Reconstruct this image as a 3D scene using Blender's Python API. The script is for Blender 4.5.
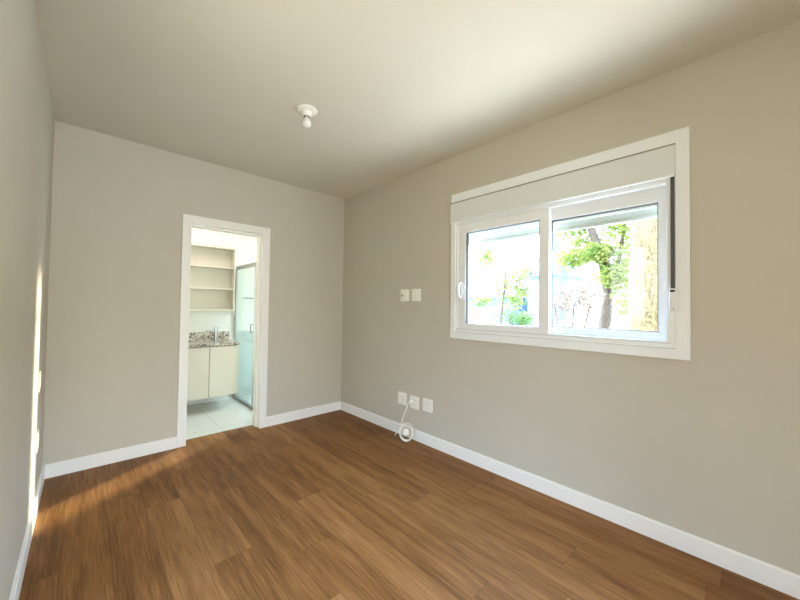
import bpy, bmesh, math, random
from mathutils import Vector, Matrix, noise
random.seed(7)
S = bpy.context.scene
COL = S.collection
for o in list(bpy.data.objects):
    bpy.data.objects.remove(o)

# ------------------------------------------------------------ camera
F_PX, YAW, PITCH, ROLL, CAM_H = 336.08, 0.7566, 0.0213, 0.0134, 1.2645
R, L, D, H = 2.344, -0.182, 3.518, 2.6      # right wall, left wall, back wall, ceiling
FRONT = -2.6                                # wall behind the camera
cy, sy = math.cos(YAW), math.sin(YAW)
fw = Vector((sy*math.cos(PITCH), cy*math.cos(PITCH), math.sin(PITCH)))
r0 = Vector((cy, -sy, 0)); u0 = r0.cross(fw)
rr = math.cos(ROLL)*r0 + math.sin(ROLL)*u0
uu = -math.sin(ROLL)*r0 + math.cos(ROLL)*u0
cd = bpy.data.cameras.new('camera'); cam = bpy.data.objects.new('camera', cd); COL.objects.link(cam)
cd.sensor_width = 36; cd.lens = F_PX/800*36; cd.clip_start = 0.02; cd.clip_end = 300
M = Matrix((rr, uu, -fw)).transposed().to_4x4(); M.translation = (0, 0, CAM_H)
cam.matrix_world = M
S.camera = cam

# ------------------------------------------------------------ light and exposure
S.view_settings.view_transform = 'Standard'; S.view_settings.look = 'None'
S.view_settings.gamma = 1; S.view_settings.use_curve_mapping = False
S.view_settings.exposure = 0.14
SKY, SUN_E = 22.5, 15.5
S.cycles.max_bounces = 14; S.cycles.diffuse_bounces = 8; S.cycles.transparent_max_bounces = 24
S.cycles.transmission_bounces = 12
S.cycles.use_denoising = True
S.cycles.sample_clamp_indirect = 12
S.cycles.caustics_reflective = False; S.cycles.caustics_refractive = False

w = bpy.data.worlds.new('sky'); S.world = w; w.use_nodes = True
nt = w.node_tree; nt.nodes.clear()
tc = nt.nodes.new('ShaderNodeTexCoord'); sp = nt.nodes.new('ShaderNodeSeparateXYZ')
nt.links.new(tc.outputs['Generated'], sp.inputs[0])
mr = nt.nodes.new('ShaderNodeMapRange'); mr.inputs[1].default_value = -1; mr.inputs[2].default_value = 1
nt.links.new(sp.outputs['Z'], mr.inputs[0])
rp = nt.nodes.new('ShaderNodeValToRGB'); cr = rp.color_ramp
cr.elements[0].position = 0.0; cr.elements[0].color = (.50, .45, .36, 1)
cr.elements[1].position = 1.0; cr.elements[1].color = (.52, .78, 1.22, 1)
for p_, c_ in ((.47, (.09, .086, .075, 1)), (.5, (.20, .20, .20, 1)), (.60, (.18, .19, .205, 1)), (.67, (.58, .81, 1.18, 1))):
    e = cr.elements.new(p_); e.color = c_
nt.links.new(mr.outputs[0], rp.inputs[0])
bg = nt.nodes.new('ShaderNodeBackground'); bg.inputs[1].default_value = SKY
nt.links.new(rp.outputs[0], bg.inputs[0])
wo = nt.nodes.new('ShaderNodeOutputWorld'); nt.links.new(bg.outputs[0], wo.inputs[0])


def light(name, kind, loc, direction, **kw):
    d = bpy.data.lights.new(name, kind); o = bpy.data.objects.new(name, d); COL.objects.link(o)
    o.location = loc; o.rotation_euler = Vector(direction).to_track_quat('-Z', 'Y').to_euler()
    for k, v in kw.items():
        setattr(d, k, v)
    return o


# low sun from the garden side: through the bathroom window and doorway it draws the streak on the left wall
light('sun', 'SUN', (12, 8, 5), (-1, -.63, -.345), energy=SUN_E, angle=math.radians(5), color=(1, .95, .87))
# sky portal in the bedroom window opening
po = light('window_portal', 'AREA', (R+.20, 1.04, 1.53), (-1, 0, 0), shape='RECTANGLE', size=.95, size_y=1.5)
po.rotation_euler = (math.radians(90), 0, math.radians(90))
po.data.size = 1.5; po.data.size_y = .95
po.data.cycles.is_portal = True
# added unseen panel standing in for bounce off the ground below the window
gg = light('ground_bounce_fill', 'AREA', (R+1.0, 1.04, .34), (-1, 0, 1), shape='RECTANGLE', energy=43, color=(1, .97, .89))
gg.data.size = 2.4; gg.data.size_y = .7
# sky portal in the added left-wall door; fill lamp at the added rear door
p2 = light('added_door_portal', 'AREA', (L-.15, 1.13, 1.05), (1, 0, 0), shape='RECTANGLE')
p2.rotation_euler = (math.radians(90), 0, math.radians(-90)); p2.data.size = .46; p2.data.size_y = 2.1; p2.data.cycles.is_portal = True
fl = light('rear_fill', 'AREA', (.825, FRONT-.06, 1.1), (0, 1, 0), shape='RECTANGLE', energy=84, color=(.96, 1, .97))
fl.data.size = 1.2; fl.data.size_y = 2.1
# bathroom: bright frosted window in its outer wall, and an added overhead fill
bw = light('bathroom_daylight', 'AREA', (R+.10, 4.35, 1.60), (-1, -.0, -.0), shape='RECTANGLE', energy=5, color=(1, .95, .88))
bw.rotation_euler = (math.radians(90), 0, math.radians(90)); bw.data.size = .64; bw.data.size_y = 1.2
bl = light('bathroom_fill', 'AREA', (.95, 4.25, 2.44), (0, 0, -1), shape='DISK', size=.3, energy=8, color=(1, .90, .78))


# ------------------------------------------------------------ materials
def mat(name, color, rough=.5, metal=0, spec=.5, bump=0, bscale=200, var=0, vscale=3, coat=0, trans=0):
    m = bpy.data.materials.new(name); m.use_nodes = True
    n = m.node_tree; b = n.nodes['Principled BSDF']
    b.inputs['Base Color'].default_value = (*color, 1)
    b.inputs['Roughness'].default_value = rough; b.inputs['Metallic'].default_value = metal
    b.inputs['Specular IOR Level'].default_value = spec
    b.inputs['Coat Weight'].default_value = coat
    t = n.nodes.new('ShaderNodeTexCoord')
    if bump:
        nz = n.nodes.new('ShaderNodeTexNoise'); nz.inputs['Scale'].default_value = bscale; nz.inputs['Detail'].default_value = 4
        n.links.new(t.outputs['Object'], nz.inputs['Vector'])
        bp = n.nodes.new('ShaderNodeBump'); bp.inputs['Strength'].default_value = bump; bp.inputs['Distance'].default_value = .002
        n.links.new(nz.outputs['Fac'], bp.inputs['Height']); n.links.new(bp.outputs[0], b.inputs['Normal'])
    if var:
        nz = n.nodes.new('ShaderNodeTexNoise'); nz.inputs['Scale'].default_value = vscale; nz.inputs['Detail'].default_value = 5
        n.links.new(t.outputs['Object'], nz.inputs['Vector'])
        hs = n.nodes.new('ShaderNodeMapRange'); hs.inputs[3].default_value = 1-var; hs.inputs[4].default_value = 1+var
        hs.inputs[1].default_value = .25; hs.inputs[2].default_value = .75
        n.links.new(nz.outputs['Fac'], hs.inputs[0])
        mx = n.nodes.new('ShaderNodeVectorMath'); mx.operation = 'SCALE'; mx.inputs[0].default_value = color
        n.links.new(hs.outputs[0], mx.inputs['Scale']); n.links.new(mx.outputs[0], b.inputs['Base Color'])
    return m


def glass_mat(name, tint, gloss_tint=(1, 1, 1), ior=1.45):
    m = bpy.data.materials.new(name); m.use_nodes = True; n = m.node_tree; n.nodes.clear()
    tr = n.nodes.new('ShaderNodeBsdfTransparent'); tr.inputs[0].default_value = (*tint, 1)
    gl = n.nodes.new('ShaderNodeBsdfGlossy'); gl.inputs['Roughness'].default_value = .01; gl.inputs[0].default_value = (*gloss_tint, 1)
    lw = n.nodes.new('ShaderNodeLayerWeight'); lw.inputs[0].default_value = .5
    pw = n.nodes.new('ShaderNodeMath'); pw.operation = 'POWER'; n.links.new(lw.outputs['Facing'], pw.inputs[0]); pw.inputs[1].default_value = 4.5
    fr = n.nodes.new('ShaderNodeMath'); fr.operation = 'MULTIPLY_ADD'; n.links.new(pw.outputs[0], fr.inputs[0]); fr.inputs[1].default_value = .45; fr.inputs[2].default_value = .03
    mx = n.nodes.new('ShaderNodeMixShader'); out = n.nodes.new('ShaderNodeOutputMaterial')
    n.links.new(fr.outputs[0], mx.inputs[0]); n.links.new(tr.outputs[0], mx.inputs[1]); n.links.new(gl.outputs[0], mx.inputs[2])
    n.links.new(mx.outputs[0], out.inputs[0])
    return m


def wood_floor():
    m = bpy.data.materials.new('wood_vinyl_planks'); m.use_nodes = True; n = m.node_tree
    b = n.nodes['Principled BSDF']; lk = n.links.new

    def math_(op, a, c=None, d=None):
        k = n.nodes.new('ShaderNodeMath'); k.operation = op
        for i, v in enumerate((a, c, d)):
            if v is None: continue
            if isinstance(v, (int, float)): k.inputs[i].default_value = v
            else: lk(v, k.inputs[i])
        return k.outputs[0]
    t = n.nodes.new('ShaderNodeTexCoord'); s = n.nodes.new('ShaderNodeSeparateXYZ'); lk(t.outputs['Object'], s.inputs[0])
    X, Y = s.outputs['X'], s.outputs['Y']
    PW, PL = .181, 1.22
    u = math_('DIVIDE', math_('ADD', X, 5.05), PW); row = math_('FLOOR', u); fu = math_('FRACT', u)
    wn = n.nodes.new('ShaderNodeTexWhiteNoise'); wn.noise_dimensions = '1D'; lk(row, wn.inputs['W'])
    v = math_('ADD', math_('DIVIDE', math_('ADD', Y, 9.0), PL), math_('MULTIPLY', wn.outputs['Value'], 7.0))
    cell = math_('FLOOR', v); fv = math_('FRACT', v)
    cb = n.nodes.new('ShaderNodeCombineXYZ'); lk(row, cb.inputs[0]); lk(cell, cb.inputs[1])
    w2 = n.nodes.new('ShaderNodeTexWhiteNoise'); w2.noise_dimensions = '2D'; lk(cb.outputs[0], w2.inputs['Vector'])
    # grain, stretched along the plank and different on each plank
    off = math_('MULTIPLY', w2.outputs['Value'], 53.0)
    g = n.nodes.new('ShaderNodeCombineXYZ'); lk(math_('ADD', math_('MULTIPLY', X, 16.0), off), g.inputs[0])
    lk(math_('MULTIPLY', Y, 1.15), g.inputs[1]); lk(off, g.inputs[2])
    n1 = n.nodes.new('ShaderNodeTexNoise'); n1.inputs['Scale'].default_value = 1.0; n1.inputs['Detail'].default_value = 6
    n1.inputs['Roughness'].default_value = .62; n1.inputs['Distortion'].default_value = .35; lk(g.outputs[0], n1.inputs['Vector'])
    g2 = n.nodes.new('ShaderNodeCombineXYZ'); lk(math_('ADD', math_('MULTIPLY', X, 130.0), off), g2.inputs[0])
    lk(math_('MULTIPLY', Y, 5.0), g2.inputs[1])
    n2 = n.nodes.new('ShaderNodeTexNoise'); n2.inputs['Scale'].default_value = 1.0; n2.inputs['Detail'].default_value = 4; lk(g2.outputs[0], n2.inputs['Vector'])
    fac = math_('ADD', math_('MULTIPLY', n1.outputs['Fac'], .62), math_('MULTIPLY', n2.outputs['Fac'], .44))
    fac = math_('ADD', fac, math_('MULTIPLY', math_('SUBTRACT', w2.outputs['Value'], .5), .15))
    rp = n.nodes.new('ShaderNodeValToRGB'); lk(fac, rp.inputs[0]); c = rp.color_ramp
    c.elements[0].position = .30; c.elements[0].color = (.105, .039, .0105, 1)
    c.elements[1].position = .76; c.elements[1].color = (.385, .19, .070, 1)
    e = c.elements.new(.44); e.color = (.18, .075, .021, 1)
    e = c.elements.new(.58); e.color = (.265, .119, .038, 1)
    # joints
    du = math_('MULTIPLY', math_('MINIMUM', fu, math_('SUBTRACT', 1.0, fu)), PW)
    dv = math_('MULTIPLY', math_('MINIMUM', fv, math_('SUBTRACT', 1.0, fv)), PL)
    j = math_('LESS_THAN', math_('MINIMUM', du, dv), .0011)
    k = math_('SUBTRACT', 1.0, math_('MULTIPLY', j, .45))
    sc = n.nodes.new('ShaderNodeVectorMath'); sc.operation = 'SCALE'; lk(rp.outputs[0], sc.inputs[0]); lk(k, sc.inputs['Scale'])
    lk(sc.outputs[0], b.inputs['Base Color'])
    b.inputs['Roughness'].default_value = .5; b.inputs['Specular IOR Level'].default_value = .16
    bp = n.nodes.new('ShaderNodeBump'); bp.inputs['Strength'].default_value = .25; bp.inputs['Distance'].default_value = .001
    lk(math_('SUBTRACT', n2.outputs['Fac'], j), bp.inputs['Height']); lk(bp.outputs[0], b.inputs['Normal'])
    return m


def granite_mat():
    m = bpy.data.materials.new('speckled_granite'); m.use_nodes = True; n = m.node_tree; b = n.nodes['Principled BSDF']
    t = n.nodes.new('ShaderNodeTexCoord'); v = n.nodes.new('ShaderNodeTexVoronoi'); v.inputs['Scale'].default_value = 85
    n.links.new(t.outputs['Object'], v.inputs['Vector'])
    s = n.nodes.new('ShaderNodeSeparateColor'); n.links.new(v.outputs['Color'], s.inputs[0])
    r = n.nodes.new('ShaderNodeValToRGB'); c = r.color_ramp; c.interpolation = 'CONSTANT'
    c.elements[0].position = 0; c.elements[0].color = (.05, .043, .037, 1)
    c.elements[1].position = .24; c.elements[1].color = (.24, .19, .15, 1)
    for p_, q in ((.45, (.46, .40, .33, 1)), (.72, (.62, .58, .51, 1))):
        e = c.elements.new(p_); e.color = q
    n.links.new(s.outputs[0], r.inputs[0]); n.links.new(r.outputs[0], b.inputs['Base Color']); b.inputs['Roughness'].default_value = .2
    return m


def tile_mat(name, color, size, grout, rough=.25, offx=0, offy=0, gap=.0016):
    m = bpy.data.materials.new(name); m.use_nodes = True; n = m.node_tree; b = n.nodes['Principled BSDF']; lk = n.links.new
    t = n.nodes.new('ShaderNodeTexCoord'); s = n.nodes.new('ShaderNodeSeparateXYZ'); lk(t.outputs['Object'], s.inputs[0])
    ds = []
    for ax, o in (('X', offx), ('Y', offy)):
        a = n.nodes.new('ShaderNodeMath'); a.operation = 'ADD'; lk(s.outputs[ax], a.inputs[0]); a.inputs[1].default_value = o + 50*size
        p = n.nodes.new('ShaderNodeMath'); p.operation = 'PINGPONG'; lk(a.outputs[0], p.inputs[0]); p.inputs[1].default_value = size/2
        l = n.nodes.new('ShaderNodeMath'); l.operation = 'LESS_THAN'; lk(p.outputs[0], l.inputs[0]); l.inputs[1].default_value = gap
        ds.append(l.outputs[0])
    x = n.nodes.new('ShaderNodeMath'); x.operation = 'MAXIMUM'; lk(ds[0], x.inputs[0]); lk(ds[1], x.inputs[1])
    mx = n.nodes.new('ShaderNodeMix'); mx.data_type = 'RGBA'; lk(x.outputs[0], mx.inputs[0])
    mx.inputs[6].default_value = (*color, 1); mx.inputs[7].default_value = (*grout, 1)
    lk(mx.outputs[2], b.inputs['Base Color']); b.inputs['Roughness'].default_value = rough
    return m


def bark_mat(name, base, crack, scale=5):
    m = bpy.data.materials.new(name); m.use_nodes = True; n = m.node_tree; b = n.nodes['Principled BSDF']; lk = n.links.new
    t = n.nodes.new('ShaderNodeTexCoord'); mp = n.nodes.new('ShaderNodeMapping'); mp.inputs['Scale'].default_value = (1, 1, .55)
    lk(t.outputs['Object'], mp.inputs[0])
    nz = n.nodes.new('ShaderNodeTexNoise'); nz.inputs['Scale'].default_value = scale; nz.inputs['Detail'].default_value = 5; lk(mp.outputs[0], nz.inputs['Vector'])
    ad = n.nodes.new('ShaderNodeMixRGB'); ad.inputs[0].default_value = .3; lk(mp.outputs[0], ad.inputs[1]); lk(nz.outputs['Color'], ad.inputs[2])
    v = n.nodes.new('ShaderNodeTexVoronoi'); v.feature = 'DISTANCE_TO_EDGE'; v.inputs['Scale'].default_value = scale; lk(ad.outputs[0], v.inputs['Vector'])
    r = n.nodes.new('ShaderNodeValToRGB'); r.color_ramp.elements[0].color = (*crack, 1); r.color_ramp.elements[0].position = .0
    r.color_ramp.elements[1].color = (*base, 1); r.color_ramp.elements[1].position = .065
    lk(v.outputs['Distance'], r.inputs[0])
    mx = n.nodes.new('ShaderNodeMixRGB'); mx.blend_type = 'MULTIPLY'; mx.inputs[0].default_value = .5
    lk(r.outputs[0], mx.inputs[1]); lk(nz.outputs['Fac'], mx.inputs[2]); lk(mx.outputs[0], b.inputs['Base Color'])
    b.inputs['Roughness'].default_value = .9
    bp = n.nodes.new('ShaderNodeBump'); bp.inputs['Distance'].default_value = .02; lk(v.outputs['Distance'], bp.inputs['Height']); lk(bp.outputs[0], b.inputs['Normal'])
    return m


def leaf_mat(name, a, c):
    m = bpy.data.materials.new(name); m.use_nodes = True; n = m.node_tree; n.nodes.clear(); lk = n.links.new
    t = n.nodes.new('ShaderNodeTexCoord'); nz = n.nodes.new('ShaderNodeTexNoise'); nz.inputs['Scale'].default_value = 4; lk(t.outputs['Object'], nz.inputs['Vector'])
    r = n.nodes.new('ShaderNodeValToRGB'); r.color_ramp.elements[0].color = (*a, 1); r.color_ramp.elements[0].position = .35
    r.color_ramp.elements[1].color = (*c, 1); r.color_ramp.elements[1].position = .65; lk(nz.outputs['Fac'], r.inputs[0])
    d = n.nodes.new('ShaderNodeBsdfDiffuse'); tl = n.nodes.new('ShaderNodeBsdfTranslucent'); lk(r.outputs[0], d.inputs[0]); lk(r.outputs[0], tl.inputs[0])
    mx = n.nodes.new('ShaderNodeMixShader'); mx.inputs[0].default_value = .4; o = n.nodes.new('ShaderNodeOutputMaterial')
    lk(d.outputs[0], mx.inputs[1]); lk(tl.outputs[0], mx.inputs[2]); lk(mx.outputs[0], o.inputs[0])
    return m


WALL = mat('greige_wall_paint', (.565, .53, .45), .7, bump=.25, bscale=260, var=.015, vscale=2)
CEIL = mat('warm_white_ceiling_paint', (.65, .62, .535), .75, bump=.25, bscale=220, var=.015, vscale=2)
FLOOR = wood_floor()
WHITE = mat('white_lacquer', (.90, .89, .86), .35)
PVC = mat('white_pvc', (.86, .885, .90), .28)
PVC2 = mat('off_white_pvc', (.73, .76, .75), .33)
PLATE = mat('ivory_plastic', (.92, .905, .84), .3)
PLATE2 = mat('ivory_plastic_insert', (.89, .87, .80), .35)
DARK = mat('dark_slot', (.02, .02, .02), .6)
HOLE = mat('pin_hole_shade', (.22, .20, .17), .6)
STRAPM = mat('grey_webbing', (.10, .10, .105), .8, bump=.6, bscale=900)
RUBBER = mat('black_gasket', (.03, .03, .03), .6)
CHROME = mat('chrome', (.30, .31, .32), .22, metal=1)
ALU = mat('brushed_aluminium', (.50, .51, .52), .35, metal=1)
CREAM = mat('cream_laminate', (.61, .575, .485), .4)
CREAM_IN = mat('cream_laminate_edge', (.57, .54, .46), .45)
GROOVE = mat('gap_shade_and_caps', (.25, .24, .21), .6)  # grey standing in for shade in the window gaps; also rail and screw caps
GRANITE = granite_mat()
BATHW = mat('white_bathroom_paint', (.72, .72, .68), .6)
BTILE = tile_mat('pale_porcelain_tile', (.60, .57, .51), .6, (.33, .31, .27), .25, offx=-.961, offy=-4.25)
SHTILE = mat('pale_shower_tile', (.50, .545, .53), .2)
CERAMIC = mat('white_ceramic', (.82, .81, .76), .15)
OPAL = mat('opal_bulb', (.80, .80, .78), .2)
GLASS = glass_mat('clear_pane_glass', (.97, .985, .98))
BGLASS = glass_mat('warm_tint_bathroom_glass', (.98, .93, .85))
SHGLASS = glass_mat('green_tint_shower_glass', (.88, .945, .925))
SLAT = mat('pale_slat_aluminium', (.80, .85, .80), .45)
PLASTER = mat('white_plaster', (.72, .72, .70), .8, bump=.2)
PAVING = tile_mat('pale_paving', (.50, .47, .40), .9, (.34, .32, .27), .8, gap=.006)
HOUSEB = mat('pale_blue_render', (.15, .27, .43), .8, bump=.2)
ROOFB = mat('blue_grey_roof', (.19, .26, .43), .7, bump=.3, bscale=40)
BARK_Y = bark_mat('pale_cracked_bark', (.25, .16, .06), (.06, .035, .014), 9)
BARK_B = bark_mat('brown_bark', (.15, .10, .065), (.05, .035, .025), 12)
BARK_G = bark_mat('blue_grey_bark', (.16, .20, .28), (.08, .10, .14), 9)
LEAF_Y = leaf_mat('sunlit_yellow_green_leaves', (.10, .17, .03), (.36, .37, .10))
LEAF_G = leaf_mat('green_leaves', (.09, .16, .05), (.24, .32, .11))
LEAF_P = leaf_mat('dry_pinkish_leaves', (.22, .15, .11), (.42, .32, .24))


# ------------------------------------------------------------ mesh helpers
class MB:
    def __init__(s): s.bm = bmesh.new()

    def box(s, x0, x1, y0, y1, z0, z1):
        vs = [s.bm.verts.new((x, y, z)) for x in (x0, x1) for y in (y0, y1) for z in (z0, z1)]
        for f in ((0, 1, 3, 2), (4, 6, 7, 5), (0, 4, 5, 1), (2, 3, 7, 6), (0, 2, 6, 4), (1, 5, 7, 3)):
            s.bm.faces.new([vs[i] for i in f])
        return s

    def frame(s, ax, a0, a1, u0, u1, v0, v1, wl, wr, wb, wt):
        """rectangular ring in the plane normal to axis ax (0 = x: u is y, v is z), members wl wr wb wt; mitre-free, one closed ring"""
        outer = [(u0, v0), (u1, v0), (u1, v1), (u0, v1)]
        inner = [(u0+wl, v0+wb), (u1-wr, v0+wb), (u1-wr, v1-wt), (u0+wl, v1-wt)]
        def P(a, q):
            return (a, q[0], q[1]) if ax == 0 else (q[0], a, q[1])
        V = [[s.bm.verts.new(P(a, q)) for q in ring] for a in (a0, a1) for ring in (outer, inner)]
        for i in range(4):
            j = (i+1) % 4
            s.bm.faces.new((V[0][i], V[0][j], V[1][j], V[1][i]))
            s.bm.faces.new((V[2][j], V[2][i], V[3][i], V[3][j]))
            s.bm.faces.new((V[0][j], V[0][i], V[2][i], V[2][j]))
            s.bm.faces.new((V[1][i], V[1][j], V[3][j], V[3][i]))
        return s

    def prism(s, poly, axis, a0, a1):
        def P(a, q):
            return {0: (a, q[0], q[1]), 1: (q[0], a, q[1]), 2: (q[0], q[1], a)}[axis]
        A = [s.bm.verts.new(P(a0, q)) for q in poly]; B = [s.bm.verts.new(P(a1, q)) for q in poly]
        s.bm.faces.new(A); s.bm.faces.new(B[::-1])
        for i in range(len(poly)):
            j = (i+1) % len(poly); s.bm.faces.new((A[j], A[i], B[i], B[j]))
        return s

    def lathe(s, prof, center=(0, 0, 0), axis='Z', n=32):
        rings = []
        for r, z in prof:
            ring = []
            for i in range(n):
                a = 2*math.pi*i/n
                p = (r*math.cos(a), r*math.sin(a), z)
                if axis == 'X': p = (p[2], p[0], p[1])
                if axis == 'Y': p = (p[0], p[2], p[1])
                ring.append(s.bm.verts.new((p[0]+center[0], p[1]+center[1], p[2]+center[2])))
            rings.append(ring)
        for a, b in zip(rings, rings[1:]):
            for i in range(n):
                j = (i+1) % n; s.bm.faces.new((a[i], a[j], b[j], b[i]))
        s.bm.faces.new(rings[0][::-1]); s.bm.faces.new(rings[-1])
        return s

    def tube(s, pts, rad, n=10, closed=False):
        pts = [Vector(p) for p in pts]; rings = []
        N = len(pts); up = None
        for i, p in enumerate(pts):
            t = (pts[min(i+1, N-1)] - pts[max(i-1, 0)]).normalized()
            if up is None:
                up = t.orthogonal().normalized()
            up = (up - t*up.dot(t)).normalized(); bi = t.cross(up)
            rd = rad[i] if isinstance(rad, (list, tuple)) else rad
            rings.append([s.bm.verts.new(p + rd*(math.cos(2*math.pi*k/n)*up + math.sin(2*math.pi*k/n)*bi)) for k in range(n)])
        for a, b in zip(rings, rings[1:]):
            for i in range(n):
                j = (i+1) % n; s.bm.faces.new((a[i], a[j], b[j], b[i]))
        s.bm.faces.new(rings[0][::-1]); s.bm.faces.new(rings[-1])
        return s

    def build(s, name, m, parent=None, bevel=0, smooth=False, seg=2):
        bmesh.ops.recalc_face_normals(s.bm, faces=s.bm.faces)
        vs = [v.co for v in s.bm.verts]
        if parent is None:
            lo = [min(v[i] for v in vs) for i in range(3)]; hi = [max(v[i] for v in vs) for i in range(3)]
            org = Vector(((lo[0]+hi[0])/2, (lo[1]+hi[1])/2, lo[2]))
        else:
            org = Vector(origin_of(parent))
        bmesh.ops.translate(s.bm, verts=s.bm.verts, vec=-org)
        me = bpy.data.meshes.new(name); s.bm.to_mesh(me); s.bm.free(); me.materials.append(m)
        if smooth:
            for p in me.polygons: p.use_smooth = True
        o = bpy.data.objects.new(name, me); COL.objects.link(o)
        if parent is None: o.location = org
        else: o.parent = parent
        if bevel:
            b = o.modifiers.new('bevel', 'BEVEL'); b.width = bevel; b.segments = seg; b.limit_method = 'ANGLE'; b.angle_limit = .6
        return o


def origin_of(o):
    v = Vector((0, 0, 0))
    while o is not None:
        v += o.location; o = o.parent
    return v


def thing(name, label, cat, loc=(0, 0, 0), group=None, kind=None):
    o = bpy.data.objects.new(name, None); COL.objects.link(o); o.location = loc; o.empty_display_size = .05
    return tag(o, label, cat, group, kind)


def tag(o, label=None, cat=None, group=None, kind=None):
    if label: o['label'] = label
    if cat: o['category'] = cat
    if group: o['group'] = group
    if kind: o['kind'] = kind
    return o


def struct(o, label, cat): return tag(o, label, cat, None, 'structure')


def dup(root, loc, label=None, name=None):
    r = root.copy(); COL.objects.link(r); r.location = loc
    if label: r['label'] = label
    for ch in list(root.children):
        c = ch.copy(); COL.objects.link(c); c.parent = r
        for g in list(ch.children):
            d = g.copy(); COL.objects.link(d); d.parent = c
    return r


# ------------------------------------------------------------ the bedroom shell
T = .14                                       # wall thickness
BY0, BY1, BX0, BH = D+T, 4.88, .35, 2.5       # bathroom
WY0, WY1, WZ0, WZ1 = .292, 1.79, 1.055, 2.175 # bedroom window opening in the right wall
OX = R+.20                                    # outer face of the right wall
DX0, DX1, DZ = .66, 1.39, 2.045               # rough door opening

mb = MB(); mb.box(L-T, R+.02, FRONT-.02, BY0, -.15, 0)
struct(mb.build('floor', FLOOR), 'brown wood plank floor running through the bedroom', 'floor')
mb = MB(); mb.box(L-T, OX, FRONT-T, D+T, H, H+.2)
struct(mb.build('ceiling', CEIL), 'pale warm white ceiling of the bedroom', 'ceiling')
mb = MB(); mb.box(L-T, L, FRONT-T, .90, -.15, H); mb.box(L-T, L, 1.36, BY0, -.15, H); mb.box(L-T, L, .90, 1.36, 2.1, H); mb.box(L-T, L, .90, 1.36, -.15, 0)
struct(mb.build('wall_left', WALL), 'grey beige wall at the left edge, with a bright light streak', 'wall')
mb = MB()
mb.box(L, DX0, D, BY0, 0, H); mb.box(DX1, R, D, BY0, 0, H); mb.box(DX0, DX1, D, BY0, DZ, H)
struct(mb.build('wall_back', WALL), 'grey beige far wall holding the open bathroom doorway', 'wall')
mb = MB()
yb0, yb1, zb0, zb1 = 4.0, 4.7, .55, 2.30   # bathroom window opening
mb.box(R, OX, FRONT-T, WY0, -.15, H); mb.box(R, OX, WY1, yb0, -.15, H)
mb.box(R, OX, WY0, WY1, -.15, WZ0); mb.box(R, OX, WY0, WY1, WZ1, H)
mb.box(R, OX, yb1, BY1+.15, -.15, H); mb.box(R, OX, yb0, yb1, -.15, zb0); mb.box(R, OX, yb0, yb1, zb1, H)
struct(mb.build('wall_right', WALL), 'grey beige right wall with the wide white window', 'wall')
mb = MB(); mb.box(L, .2, FRONT-T, FRONT, -.15, H); mb.box(1.45, 1.5, FRONT-T, FRONT, -.15, H); mb.box(.2, 1.45, FRONT-T, FRONT, 2.15, H); mb.box(1.5, R, FRONT-T, -.8, -.15, H)  # last box is an unseen block added to shade the right wall's near end
struct(mb.build('wall_front', WALL), 'grey beige wall behind the camera, with an added block shading the right wall', 'wall')

HB, TB = .098, .015


def base_profile(depth_sign, at):
    # rectangular board with an eased top edge: (depth, height)
    return [(at, 0), (at+depth_sign*TB, 0), (at+depth_sign*TB, HB-.005), (at+depth_sign*(TB-.004), HB), (at, HB)]


mb = MB(); mb.prism(base_profile(1, L), 1, FRONT, .90); mb.prism(base_profile(1, L), 1, 1.36, D)
struct(mb.build('baseboard_left', WHITE), 'white baseboard along the left wall', 'baseboard')
mb = MB(); mb.prism(base_profile(-1, R), 1, -.8, D)
struct(mb.build('baseboard_right', WHITE), 'white baseboard along the wall under the window', 'baseboard')
mb = MB(); mb.prism([(y, z) for y, z in base_profile(-1, D)], 0, L+TB, .631)
struct(mb.build('baseboard_back', WHITE), 'white baseboard left of the bathroom doorway', 'baseboard')
mb = MB(); mb.prism([(y, z) for y, z in base_profile(-1, D)], 0, 1.419, R-TB)
struct(mb.build('baseboard_back', WHITE), 'white baseboard right of the bathroom doorway', 'baseboard')

# ------------------------------------------------------------ bathroom doorway: casing and lining
dr = struct(thing('door_1', None, None, (1.025, D, 0)), 'open doorway with white casing leading to the bathroom', 'doorway')


def u_frame(x0, x1, zt, w, y0, y1):
    m_ = MB()
    m_.prism([(x0, 0), (x0+w, 0), (x0+w, zt-w), (x1-w, zt-w), (x1-w, 0), (x1, 0), (x1, zt), (x0, zt)], 1, y0, y1)
    return m_


u_frame(.631, 1.419, 2.074, .070, D-.016, D).build('casing', WHITE, dr, bevel=.003)
u_frame(DX0, DX1, DZ, .040, D, BY0).build('jamb', WHITE, dr)
mb = MB(); mb.prism([(.70, 0), (.715, 0), (.715, 1.99), (1.335, 1.99), (1.335, 0), (1.35, 0), (1.35, 2.005), (.70, 2.005)], 1, D+.06, BY0)
mb.build('door_stop', WHITE, dr, bevel=.002)
mb = MB(); mb.prism([(.631, 0), (.70, 0), (.70, 2.005), (1.35, 2.005), (1.35, 0), (1.419, 0), (1.419, 2.074), (.631, 2.074)], 1, BY0, BY0+.014)
mb.build('bathroom_casing', WHITE, dr, bevel=.003)

bd = struct(thing('fill_door_left', None, None, (L-.05, 1.13, 0)), 'added unseen glazed door in the left wall, letting in sky light', 'door')  # unseen door put in so sky light reaches the right wall
mb = MB(); mb.frame(0, L-.075, L-.02, .90, 1.36, 0, 2.1, .045, .045, .045, .045); mb.build('frame', PVC, bd, bevel=.003)
mb = MB(); mb.box(L-.052, L-.046, .945, 1.315, .045, 2.055); mb.build('pane', GLASS, bd)

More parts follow.
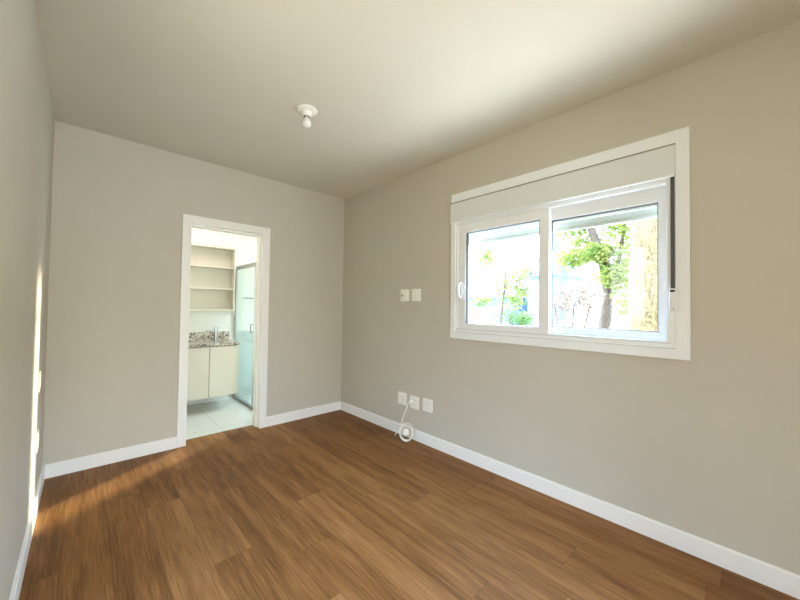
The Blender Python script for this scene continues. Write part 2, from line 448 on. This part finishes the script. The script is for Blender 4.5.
fd = struct(thing('fill_door_rear', None, None, (.825, FRONT-.05, 0)), 'added unseen glazed door behind the camera, holding the fill lamp', 'door')  # unseen door put in to carry the rear fill lamp
mb = MB(); mb.frame(1, FRONT-.05, FRONT-.01, .2, 1.45, 0, 2.15, .05, .05, .05, .05); mb.build('frame', PVC, fd, bevel=.003)
mb = MB(); mb.box(.25, 1.4, FRONT-.034, FRONT-.028, .05, 2.1); mb.build('pane', GLASS, fd)

# ------------------------------------------------------------ bathroom shell
mb = MB(); mb.box(BX0-.1, R, BY0, BY1+.15, -.15, .004)
struct(mb.build('floor_bathroom', BTILE), 'pale square tile floor of the bathroom', 'floor')
mb = MB(); mb.box(BX0-.1, R, BY0, BY1+.15, BH, BH+.15)
struct(mb.build('ceiling_bathroom', BATHW), 'white ceiling of the bathroom', 'ceiling')
mb = MB(); mb.box(BX0-.1, R, BY1, BY1+.15, 0, BH)
struct(mb.build('wall_bathroom_back', BATHW), 'white bathroom wall behind the vanity', 'wall')
mb = MB(); mb.box(BX0-.1, BX0, BY0, BY1, 0, BH)
struct(mb.build('wall_bathroom_left', BATHW), 'white left wall of the bathroom', 'wall')
mb = MB(); mb.box(BX0, .631, BY0, BY0+.012, 0, BH); mb.box(1.419, R, BY0, BY0+.012, 0, BH); mb.box(.631, 1.419, BY0, BY0+.012, 2.074, BH)
struct(mb.build('wall_bathroom_front', BATHW), 'white bathroom side of the wall around the doorway', 'wall')
mb = MB(); mb.box(1.535, R, BY1-.012, BY1, .004, .905)
struct(mb.build('trim_1', SHTILE), 'pale tile band on the lower shower wall', 'wall tiles')
bwin = struct(thing('window_2', None, None, (R+.08, 4.35, zb0)), 'small bathroom window in the shower', 'window')
mb = MB(); mb.frame(0, R+.03, R+.075, yb0, yb1, zb0, zb1, .03, .03, .03, .03); mb.build('frame', PVC, bwin)
mb = MB(); mb.box(R+.05, R+.056, yb0+.03, yb1-.03, zb0+.03, zb1-.03); mb.build('pane', BGLASS, bwin)

# ------------------------------------------------------------ bedroom window
wi = struct(thing('window_1', None, None, (R, 1.04, 1.0)), 'wide white sliding window with roller shutter box on the right wall', 'window')
mb = MB(); mb.frame(0, R-.014, R+.004, .237, 1.829, 1.002, 2.252, .062, .048, .060, .080)
mb.build('casing', PVC, wi, bevel=.003)
mb = MB(); mb.box(R-.0146, R-.0135, .297, 1.787, 1.0592, 1.0612); mb.build('frame_gap_shade', GROOVE, wi)  # dark strips put in as the shade of the frame gaps
mb = MB(); mb.box(R-.0045, R-.0035, .322, 1.75, 1.0862, 1.0882); mb.build('frame_gap_shade', GROOVE, wi)
# fixed frame in the opening, stepping back towards the outside
mb = MB(); mb.frame(0, R-.004, R+.13, .294, 1.788, 1.058, 2.0, .044, .026, .030, .028)
mb.build('fixed_frame', PVC, wi, bevel=.002)
mb = MB(); mb.box(R-.006, R+.10, .338, 1.762, 1.082, 1.094)
mb.build('sill_track', PVC2, wi)
# roller shutter box
mb = MB(); mb.prism([(R+.15, 2.0), (R-.030, 2.0), (R-.034, 2.004), (R-.034, 2.160), (R-.026, 2.170), (R+.15, 2.170)], 1, .296, 1.824)
sb = mb.build('shutter_box', PVC2, wi, bevel=.002)
mb = MB(); mb.box(R-.037, R-.020, .30, 1.82, 1.996, 2.004); mb.build('lower_lip', PVC, sb)
mb = MB(); mb.box(R-.022, R-.012, .296, 1.824, 2.170, 2.178); mb.build('top_gap_shade', GROOVE, sb)  # dark strip as painted shade between box and top casing


def sash(name, x0, x1, y0, y1, z0, z1, wl, wr, wb, wt):
    m_ = MB(); m_.frame(0, x0, x1, y0, y1, z0, z1, wl, wr, wb, wt)
    f = m_.build(name, PVC, wi, bevel=.004)
    m_ = MB(); m_.frame(0, x0+.006, x1-.006, y0+wl-.001, y1-wr+.001, z0+wb-.001, z1-wt+.001, .005, .005, .005, .005); m_.build('gasket', RUBBER, f)
    xm = (x0+x1)/2
    m_ = MB(); m_.box(xm-.003, xm+.003, y0+wl-.001, y1-wr+.001, z0+wb-.001, z1-wt+.001); m_.build('pane', GLASS, f)
    return f


sl = sash('sliding_sash', R+.004, R+.048, .985, 1.766, 1.086, 1.972, .068, .082, .048, .070)
sr = sash('sliding_sash', R+.052, R+.096, .334, 1.055, 1.086, 1.976, .050, .058, .055, .085)
# D handle on the left sash
mb = MB(); hp = []
for i in range(17):
    a = math.pi*i/16
    hp.append((R+.004-.006-.034*math.sin(a)**.7, 1.726, 1.415+.062*math.cos(a)))
mb.tube(hp, [.0085]*17, 10); hd = mb.build('handle', PVC, sl, smooth=True)
mb = MB(); mb.box(R-.002, R+.004, 1.714, 1.738, 1.335, 1.495); mb.build('handle_plate', PVC, sl, bevel=.003)
# strap and winder
mb = MB(); mb.box(R-.0180, R-.0165, .300, .318, 1.37, 2.004); mb.build('strap', STRAPM, wi)
mb = MB(); mb.box(R-.034, R-.014, .284, .322, 1.262, 1.385); wd = mb.build('strap_winder', PVC, wi, bevel=.004)
mb = MB(); mb.box(R-.0352, R-.030, .299, .319, 1.366, 1.378); mb.build('slot', DARK, wd)
mb = MB(); mb.lathe([(.003, -.0355), (.003, -.030)], (R, .303, 1.276), 'X', 12); mb.build('screw', DARK, wd)
# rolled-down part of the shutter, outside the glass
sh = None
for i in range(4):
    z = 1.838 + i*.052
    m_ = MB(); m_.prism([(R+.145, z), (R+.139, z+.012), (R+.139, z+.040), (R+.145, z+.050), (R+.153, z+.050), (R+.153, z)], 1, .30, 1.785)
    if sh is None: sh = m_.build('shutter_slat', SLAT, wi, bevel=.002)
    else: m_.build('shutter_slat', SLAT, wi, bevel=.002)
mb = MB(); mb.box(R+.137, R+.157, .30, 1.785, 1.822, 1.838); mb.build('shutter_end_bar', SLAT, wi, bevel=.002)
for y in (.294, 1.766):
    mb = MB(); mb.box(R+.131, R+.165, y, y+.024, 1.06, 2.0); mb.build('shutter_guide', PVC2, wi)

# ------------------------------------------------------------ wall plates
PS = .059


def rr_poly(hw, hh, r, n=5):
    pts = []
    for cx, cz, a0 in ((hw-r, hh-r, 0), (-hw+r, hh-r, 90), (-hw+r, -hh+r, 180), (hw-r, -hh+r, 270)):
        for i in range(n+1):
            a = math.radians(a0+90*i/n); pts.append((cx+r*math.cos(a), cz+r*math.sin(a)))
    return pts


def wall_plate(name, label, cat, loc, side, style, group):
    """plate on the right wall (side -1, facing -x) or on the left wall (side +1, facing +x); style: switch, coax or outlet"""
    t = thing(name, label, cat, loc, group)
    x, y, z = loc
    def sh_(pts): return [(y+a, z+b) for a, b in pts]
    m_ = MB(); m_.prism(sh_(rr_poly(PS, PS, .008)), 0, x, x+side*.007); m_.build('cover_plate', PLATE, t, bevel=.002)
    m_ = MB(); m_.prism(sh_(rr_poly(.041, .040, .003)), 0, x+side*.006, x+side*.0088); m_.build('insert', PLATE2, t, bevel=.001)
    xs = x+side*.0085
    if style == 'switch':
        for k in (-1, 0, 1):
            m_ = MB(); m_.prism(sh_([(k*.0265+a, b) for a, b in rr_poly(.0122, .034, .002)]), 0, xs, xs+side*.003+side*.0012*(k == 0)); m_.build('rocker', PLATE, t, bevel=.001)
    elif style == 'coax':
        m_ = MB(); m_.prism(sh_([(-.0135+a, b) for a, b in rr_poly(.025, .034, .002)]), 0, xs, xs+side*.0015); m_.build('blank_module', PLATE, t, bevel=.001)
        m_ = MB(); m_.lathe([(.0085, 0), (.0085, side*.006), (.0055, side*.007), (.0055, side*.012)], (xs, y+.028, z-.002), 'X', 16); m_.build('antenna_socket', CHROME, t)
    else:
        for k in (-1, 1):
            for q in (-1, 0, 1):
                cyy, cz = y+k*.0195, z+q*.0255
                m_ = MB(); m_.prism([(cyy+a*1.0, cz+b) for a, b in ((-.017, 0), (-.010, .0095), (.010, .0095), (.017, 0), (.010, -.0095), (-.010, -.0095))], 0, xs, xs+side*.0016)
                sk = m_.build('socket', PLATE, t)
                m_ = MB()
                for hx, hz in ((-.0085, .0), (0, -.003), (.0085, 0)):
                    m_.lathe([(.0021, 0), (.0021, side*.0006)], (xs+side*.0015, cyy+hx, cz+hz), 'X', 8)
                m_.build('pin_holes', HOLE, sk)
    return t


wall_plate('tv_socket_plate', 'ivory square wall plate with small antenna knob, left of the upper pair', 'wall plate', (R, 2.409, 1.383), -1, 'coax', 'wall plates beside the window')
wall_plate('switch_plate', 'ivory square switch plate, the upper one nearer the window', 'wall plate', (R, 2.253, 1.384), -1, 'switch', 'wall plates beside the window')
wall_plate('outlet_plate', 'ivory outlet plate farthest left in the low row above the baseboard', 'wall plate', (R, 2.428, .355), -1, 'outlet', 'outlets above the right baseboard')
wall_plate('outlet_plate', 'middle ivory outlet plate with the white cord coming out of it', 'wall plate', (R, 2.259, .351), -1, 'outlet', 'outlets above the right baseboard')
wall_plate('outlet_plate', 'ivory outlet plate at the right end of the low row of three', 'wall plate', (R, 2.088, .360), -1, 'outlet', 'outlets above the right baseboard')
wall_plate('outlet_plate', 'plate on the sunlit left wall, the upper of two', 'wall plate', (L, 2.985, .785), 1, 'outlet', 'plates on the left wall')
wall_plate('outlet_plate', 'plate on the sunlit left wall, just above the baseboard', 'wall plate', (L, 2.985, .425), 1, 'outlet', 'plates on the left wall')

# ------------------------------------------------------------ white cord, coiled on the baseboard
cc = Vector((R-.098, 2.272, .085))            # coil centre
cord = thing('coiled_cord', 'white cord plugged into the middle outlet and coiled against the baseboard', 'cord', (R-.04, 2.345, 0))
ys, zs = 2.288, .356
px = R-.0100
mb = MB(); mb.lathe([(.0115, 0), (.0115, -.008), (.009, -.016), (.0055, -.020)], (px, ys, zs), 'X', 16); mb.build('plug', PLATE, cord, smooth=False)
path = [(px-.018, ys, zs), (px-.030, ys+.004, zs-.004), (px-.036, ys+.014, zs-.020), (px-.044, ys+.026, zs-.065), (px-.062, ys+.036, zs-.115), (px-.088, ys+.036, zs-.165)]
# smooth the drop
def catmull(P, n=8):
    P = [Vector(p) for p in P]; out = []
    Q = [P[0]]+P+[P[-1]]
    for i in range(1, len(Q)-2):
        a, b, c, d = Q[i-1], Q[i], Q[i+1], Q[i+2]
        for k in range(n):
            t = k/n
            out.append(.5*((2*b)+(-a+c)*t+(2*a-5*b+4*c-d)*t*t+(-a+3*b-3*c+d)*t**3))
    out.append(P[-1]); return out
coil = []
NT = 5
hv, nv = Vector((.57, -.82, 0)), Vector((-.82, -.57, 0))     # the coil leans on the wall, turned a little into the room
for i in range(NT*28+1):
    a = math.radians(135) + 2*math.pi*i/28
    k = i/28
    g_ = 1 + .07*math.sin(k*2.3) - .06*math.cos(k*1.1)
    coil.append(cc + hv*(.060*g_*math.cos(a)+.004*math.sin(k*2.9)) + Vector((0, 0, .075*g_*math.sin(a)+.004*math.cos(k*2.3))) + nv*(.010*math.sin(k*1.9)))
tail = [coil[-1]+Vector((-.004, .02, -.03)), Vector((R-.09, 2.37, .075)), Vector((R-.10, 2.40, .045)), Vector((R-.11, 2.415, .022))]
mb = MB(); mb.tube(catmull(path+coil[2::2], 4)+catmull([coil[-1]]+tail, 6)[1:], .0036, 8); mb.build('cable', PLATE, cord, smooth=True)
# the wound-up end, bunched in the middle of the coil
mb = MB(); e_ = []
for i in range(64):
    a = 2*math.pi*i/16; k = i/16
    e_.append(cc + hv*((.017+.004*math.sin(k*2))*math.cos(a)) + Vector((0, 0, .004+(.021+.004*math.cos(k*3))*math.sin(a))) + nv*(.004+.006*k-.012*(k > 2)))
mb.tube(e_, .0095, 8); mb.build('wound_end', PLATE, cord, smooth=True)

# ------------------------------------------------------------ ceiling lamp holder with bulb
lx, ly = 1.080, 2.094
lamp = thing('ceiling_lamp', 'bare white bulb in a round white ceiling lamp holder', 'lamp', (lx, ly, H))
mb = MB(); mb.lathe([(.069, 0), (.071, -.006), (.067, -.011), (.054, -.015), (.044, -.018), (.02, -.019)], (lx, ly, H), 'Z', 40); mb.build('ceiling_plate', CERAMIC, lamp, smooth=True)
mb = MB(); mb.lathe([(.041, -.016), (.034, -.022), (.030, -.034), (.029, -.044), (.026, -.048), (.021, -.048)], (lx, ly, H), 'Z', 32); mb.build('socket', CERAMIC, lamp, smooth=True)
mb = MB(); mb.lathe([(.0215, -.046), (.0215, -.0495), (.0205, -.0505)], (lx, ly, H), 'Z', 24); mb.build('socket_rim', DARK, lamp)
bulb = [(.0135, -.044), (.0140, -.052), (.016, -.057), (.0205, -.065), (.0255, -.075), (.029, -.086), (.030, -.096), (.0285, -.106), (.024, -.113), (.0165, -.1175), (.0075, -.120), (.001, -.1205)]
mb = MB(); mb.lathe(bulb, (lx, ly, H), 'Z', 32); mb.build('bulb', OPAL, lamp, smooth=True)

# ------------------------------------------------------------ bathroom furniture
VX0, VX1, VY, VZ0, VZ1 = .44, 1.428, 4.41, .175, .775
van = thing('vanity_cabinet', 'cream wall-hung vanity cabinet with flat doors under the granite top', 'cabinet', ((VX0+VX1)/2, BY1-.2, VZ0))
mb = MB(); mb.box(VX0, VX0+.018, VY+.02, BY1, VZ0, VZ1); mb.build('side_panel', CREAM, van)
mb = MB(); mb.box(VX1-.018, VX1, VY+.02, BY1, VZ0, VZ1); mb.build('side_panel', CREAM, van)
mb = MB(); mb.box(VX0+.018, VX1-.018, VY+.02, BY1, VZ0, VZ0+.018); mb.build('bottom_panel', CREAM, van)
mb = MB(); mb.box(VX0+.018, VX1-.018, VY+.021, VY+.035, VZ1-.03, VZ1); mb.build('front_rail', GROOVE, van)
dw = (VX1-VX0)/3
for k in range(3):
    mb = MB(); mb.box(VX0+k*dw+.002, VX0+(k+1)*dw-.002, VY, VY+.018, VZ0-.004, VZ1-.012)
    mb.build('door', CREAM, van, bevel=.0015)
mb = MB(); mb.box(VX0-.005, VX1+.008, VY-.015, BY1-.003, VZ1, VZ1+.028)
tag(mb.build('granite_countertop', GRANITE, bevel=.002), 'speckled granite countertop lying on the cream vanity', 'countertop')
mb = MB(); mb.box(VX0-.005, VX1+.012, BY1-.023, BY1-.002, VZ1+.028, VZ1+.135)
tag(mb.build('granite_backsplash', GRANITE, bevel=.002), 'low upright granite strip on the wall behind the faucet', 'backsplash')
fx, fy, fz = 1.247, 4.74, VZ1+.028
fa = thing('faucet', 'chrome single-lever faucet standing on the granite countertop', 'faucet', (fx, fy, fz))
mb = MB(); mb.lathe([(.027, 0), (.027, .006), (.021, .009), (.021, .150), (.019, .153)], (fx, fy, fz), 'Z', 24); mb.build('body', CHROME, fa, smooth=False)
mb = MB(); mb.box(fx-.118, fx-.015, fy-.016, fy+.010, fz+.112, fz+.134); sp_ = mb.build('spout', CHROME, fa, bevel=.004)
mb = MB(); mb.lathe([(.010, 0), (.010, -.012)], (fx-.104, fy-.003, fz+.112), 'Z', 16); mb.build('aerator', CHROME, sp_)
mb = MB(); mb.lathe([(.020, .153), (.020, .178), (.018, .182)], (fx, fy, fz), 'Z', 24); lv = mb.build('lever_base', CHROME, fa)
mb = MB(); mb.box(fx-.008, fx+.008, fy-.006, fy+.062, fz+.174, fz+.182); mb.build('lever', CHROME, lv, bevel=.002)
# wall shelf
SX0, SX1, SY, SZ0, SZ1 = .46, 1.462, 4.735, 1.185, 2.012
ws = thing('wall_shelf', 'cream open wall shelf with three compartments above the vanity', 'shelf', ((SX0+SX1)/2, BY1, SZ0))
for x0, x1 in ((SX0, SX0+.015), (SX1-.015, SX1)):
    mb = MB(); mb.box(x0, x1, SY, BY1, SZ0, SZ1); mb.build('side_panel', CREAM, ws, bevel=.001)
mb = MB(); mb.box(SX0+.015, SX1-.015, BY1-.008, BY1, SZ0, SZ1); mb.build('back_panel', CREAM_IN, ws)
for z in (SZ0, 1.462, 1.738, SZ1-.018):
    mb = MB(); mb.box(SX0+.015, SX1-.015, SY+(0 if z in (SZ0, SZ1-.018) else .004), BY1-.008, z, z+.018); mb.build('shelf_board', CREAM, ws, bevel=.001)
for z in (SZ0+.06, SZ1-.075):
    mb = MB(); mb.lathe([(.007, -.010), (.007, -.008)], (1.40, BY1, z), 'Y', 12); mb.build('screw_cap', GROOVE, ws)
# shower screen
ss = thing('shower_screen', 'greenish glass shower screen with grey aluminium rails beside the vanity', 'shower screen', (1.53, 4.3, .004))
GX = 1.52
mb = MB(); mb.box(GX, GX+.008, 4.19, BY1-.025, .035, 1.745); mb.build('fixed_glass', SHGLASS, ss)
mb = MB(); mb.box(GX+.018, GX+.026, BY0+.05, 4.24, .035, 1.745); gd = mb.build('sliding_glass_door', SHGLASS, ss)
mb = MB(); mb.box(GX-.006, GX+.034, BY0+.012, BY1, 1.745, 1.79); mb.build('top_rail', ALU, ss, bevel=.003)
mb = MB(); mb.box(GX-.006, GX+.034, BY0+.012, BY1, .004, .035); mb.build('bottom_track', ALU, ss, bevel=.003)
mb = MB(); mb.box(GX-.006, GX+.020, BY1-.026, BY1, .035, 1.745); mb.build('wall_profile', ALU, ss, bevel=.002)
mb = MB(); mb.box(GX-.003, GX+.030, 4.185, 4.20, .035, 1.745); mb.build('edge_profile', ALU, ss, bevel=.002)
mb = MB(); mb.tube(catmull([(GX-.004, 4.225, 1.03), (GX-.022, 4.225, 1.025), (GX-.026, 4.225, 1.0), (GX-.026, 4.225, .96), (GX-.022, 4.225, .935), (GX-.004, 4.225, .93)], 5), .006, 10); mb.build('door_handle', CHROME, ss, smooth=True)
tb = thing('towel_bar', 'thin chrome towel bar on the wall behind the shower glass', 'towel bar', (1.76, BY1, 1.36))
mb = MB(); mb.tube([(1.60, BY1-.06, 1.362), (1.95, BY1-.06, 1.362)], .008, 12); mb.build('bar', CHROME, tb)
for x in (1.62, 1.93):
    mb = MB(); mb.tube([(x, BY1-.06, 1.362), (x, BY1, 1.362)], .007, 10); mb.build('bracket', CHROME, tb)

# ------------------------------------------------------------ outside the window
GZ = -.55
mb = MB(); mb.box(OX+.0, 26, -14, 26, GZ-.3, GZ)
struct(mb.build('ground_garden', PAVING), 'pale sunlit paving of the garden outside the window', 'ground')


def leaf_cloud(m_, centres, n, size, rnd):
    for _ in range(n):
        c, rad = rnd.choice(centres)
        d = Vector((rnd.gauss(0, 1), rnd.gauss(0, 1), rnd.gauss(0, 1))).normalized()*rad*rnd.random()**.45
        p = Vector(c)+Vector((d.x, d.y, d.z*.8))
        a = Vector((rnd.gauss(0, 1), rnd.gauss(0, 1), rnd.gauss(0, .6))).normalized(); b = a.orthogonal().normalized()
        b = Matrix.Rotation(rnd.random()*6.28, 3, a) @ b
        s1 = size*rnd.uniform(.6, 1.3); w_ = s1*.32; nrm = a.cross(b)
        v = [m_.bm.verts.new(p), m_.bm.verts.new(p+a*s1*.5+b*w_+nrm*s1*.06), m_.bm.verts.new(p+a*s1-nrm*s1*.08), m_.bm.verts.new(p+a*s1*.5-b*w_+nrm*s1*.06)]
        m_.bm.faces.new(v)


def trunk_mesh(pts, rads, n=20, rough=.06):
    m_ = MB(); P = catmull(pts, 8); k = len(P)
    rd = [rads[0]+(rads[-1]-rads[0])*i/(k-1) for i in range(k)]
    m_.tube(P, rd, n)
    for v in m_.bm.verts:
        q = noise.noise(v.co*3.0)
        v.co += Vector((q, noise.noise(v.co*3.0+Vector((7, 3, 1))), 0))*rough
    return m_


rnd = random.Random(3)
t1 = thing('tree', 'thick pale tree trunk with cracked bark at the right of the window view', 'tree', (5.0, .74, GZ), 'trees outside the window')
trunk_mesh([(5.05, .68, GZ), (5.0, .73, .8), (5.0, .76, 2.0), (5.02, .80, 3.2), (5.1, .85, 4.6)], [.37, .29], 24, .05).build('trunk', BARK_Y, t1, smooth=True)
m_ = MB(); leaf_cloud(m_, [((5.2, 1.0, 5.0), .9), ((5.5, .2, 5.2), .8), ((5.6, 1.7, 4.9), .7)], 1500, .11, rnd); m_.build('foliage', LEAF_G, t1)

t2 = thing('tree', 'leaning brown tree with yellow green leaves beside the pale trunk', 'tree', (6.6, 1.75, GZ), 'trees outside the window')
trunk_mesh([(6.6, 1.85, GZ), (6.55, 1.80, .8), (6.5, 1.75, 1.55), (6.4, 1.80, 2.1), (6.4, 1.98, 2.8), (6.5, 2.1, 3.6)], [.10, .05], 14, .03).build('trunk', BARK_B, t2, smooth=True)
trunk_mesh([(6.5, 1.75, 1.5), (6.45, 1.62, 1.9), (6.4, 1.5, 2.3), (6.4, 1.45, 2.9)], [.055, .02], 10, .02).build('branch', BARK_B, t2, smooth=True)
m_ = MB()
leaf_cloud(m_, [((6.5, 2.25, 2.75), .38), ((6.6, 2.0, 2.35), .34), ((6.2, 1.75, 2.2), .2), ((6.3, 1.42, 2.6), .36), ((6.4, 1.35, 2.15), .36), ((6.4, 1.42, 1.75), .36), ((6.3, 1.6, 1.85), .25), ((6.6, 1.75, 3.3), .5), ((6.2, 2.2, 2.15), .26), ((6.3, 1.3, 1.35), .28)], 5200, .075, rnd)
m_.build('foliage', LEAF_Y, t2)

t3 = thing('tree', 'slim blue grey tree stem behind the left part of the right pane', 'tree', (8.0, 3.3, GZ), 'trees outside the window')
trunk_mesh([(8.0, 3.1, GZ), (8.0, 3.05, 1.2), (8.0, 3.05, 2.2), (8.0, 3.35, 3.2), (8.0, 3.6, 4.4)], [.12, .07], 12, .03).build('trunk', BARK_G, t3, smooth=True)
m_ = MB(); leaf_cloud(m_, [((8.0, 3.5, 4.6), .7), ((8.2, 3.0, 5.0), .6)], 1000, .11, rnd); m_.build('foliage', LEAF_G, t3)

t4 = thing('tree', 'light small-leaved tree seen through the left pane', 'tree', (8.5, 4.9, GZ), 'trees outside the window')
trunk_mesh([(8.5, 4.95, GZ), (8.5, 4.9, .7), (8.45, 4.8, 1.5), (8.5, 4.75, 2.3)], [.06, .02], 10, .02).build('trunk', BARK_B, t4, smooth=True)
m_ = MB(); leaf_cloud(m_, [((8.5, 5.0, 1.75), .42), ((8.5, 4.6, 2.0), .40), ((8.5, 4.25, 2.25), .32), ((8.4, 5.45, 1.5), .30), ((8.5, 5.35, 2.75), .32), ((8.5, 4.5, 1.5), .35), ((8.4, 4.2, 1.75), .25)], 2600, .075, rnd)
m_.build('foliage', LEAF_Y, t4)

b1 = thing('bush', 'dry pinkish bush low in the right pane', 'bush', (5.3, 1.93, GZ), 'bushes outside the window')
m_ = MB()
for k in range(7):
    a = k*.9; m_.tube(catmull([(5.3, 1.93, GZ), (5.3+.08*math.cos(a), 1.93+.12*math.sin(a), .4), (5.3+.22*math.cos(a), 1.93+.32*math.sin(a), 1.35)], 5), .009, 6)
m_.build('stems', BARK_B, b1)
m_ = MB(); leaf_cloud(m_, [((5.3, 2.08, 1.42), .27), ((5.3, 1.75, 1.46), .29), ((5.25, 1.9, .95), .38)], 1600, .055, rnd); m_.build('foliage', LEAF_P, b1)
b2 = thing('bush', 'loose green bush low in the left pane', 'bush', (9.5, 5.3, GZ), 'bushes outside the window')
m_ = MB()
for k in range(7):
    a = k*.9; m_.tube(catmull([(9.5, 5.2, GZ), (9.5+.1*math.cos(a), 5.2+.2*math.sin(a), .3), (9.5+.3*math.cos(a), 5.2+.5*math.sin(a), 1.1)], 5), .012, 6)
m_.build('stems', BARK_B, b2)
m_ = MB(); leaf_cloud(m_, [((9.5, 5.2, 1.05), .35), ((9.5, 4.7, .95), .3), ((9.5, 5.1, .4), .5)], 1400, .08, rnd); m_.build('foliage', LEAF_G, b2)

hs = thing('house', 'pale blue house with a low roof beyond the trees in the left pane', 'house', (14, 9, GZ))
mb = MB(); mb.box(12.5, 17, 6.8, 11.5, GZ, 1.75); mb.build('wall', HOUSEB, hs)
mb = MB(); mb.prism([(12.1, 1.72), (17.4, 1.72), (14.75, 2.5)], 1, 6.5, 11.9); mb.build('roof', PLASTER, hs)
h2 = thing('shed', 'tall blue grey building behind the window mullion', 'house', (13, 5.6, GZ))
mb = MB(); mb.box(12.5, 15, 4.9, 6.05, GZ, 2.5); mb.build('wall', ROOFB, h2)
mb = MB(); mb.prism([(4.7, 2.5), (6.3, 2.5), (5.45, 3.25)], 0, 12.3, 15.2); mb.build('roof', ROOFB, h2)
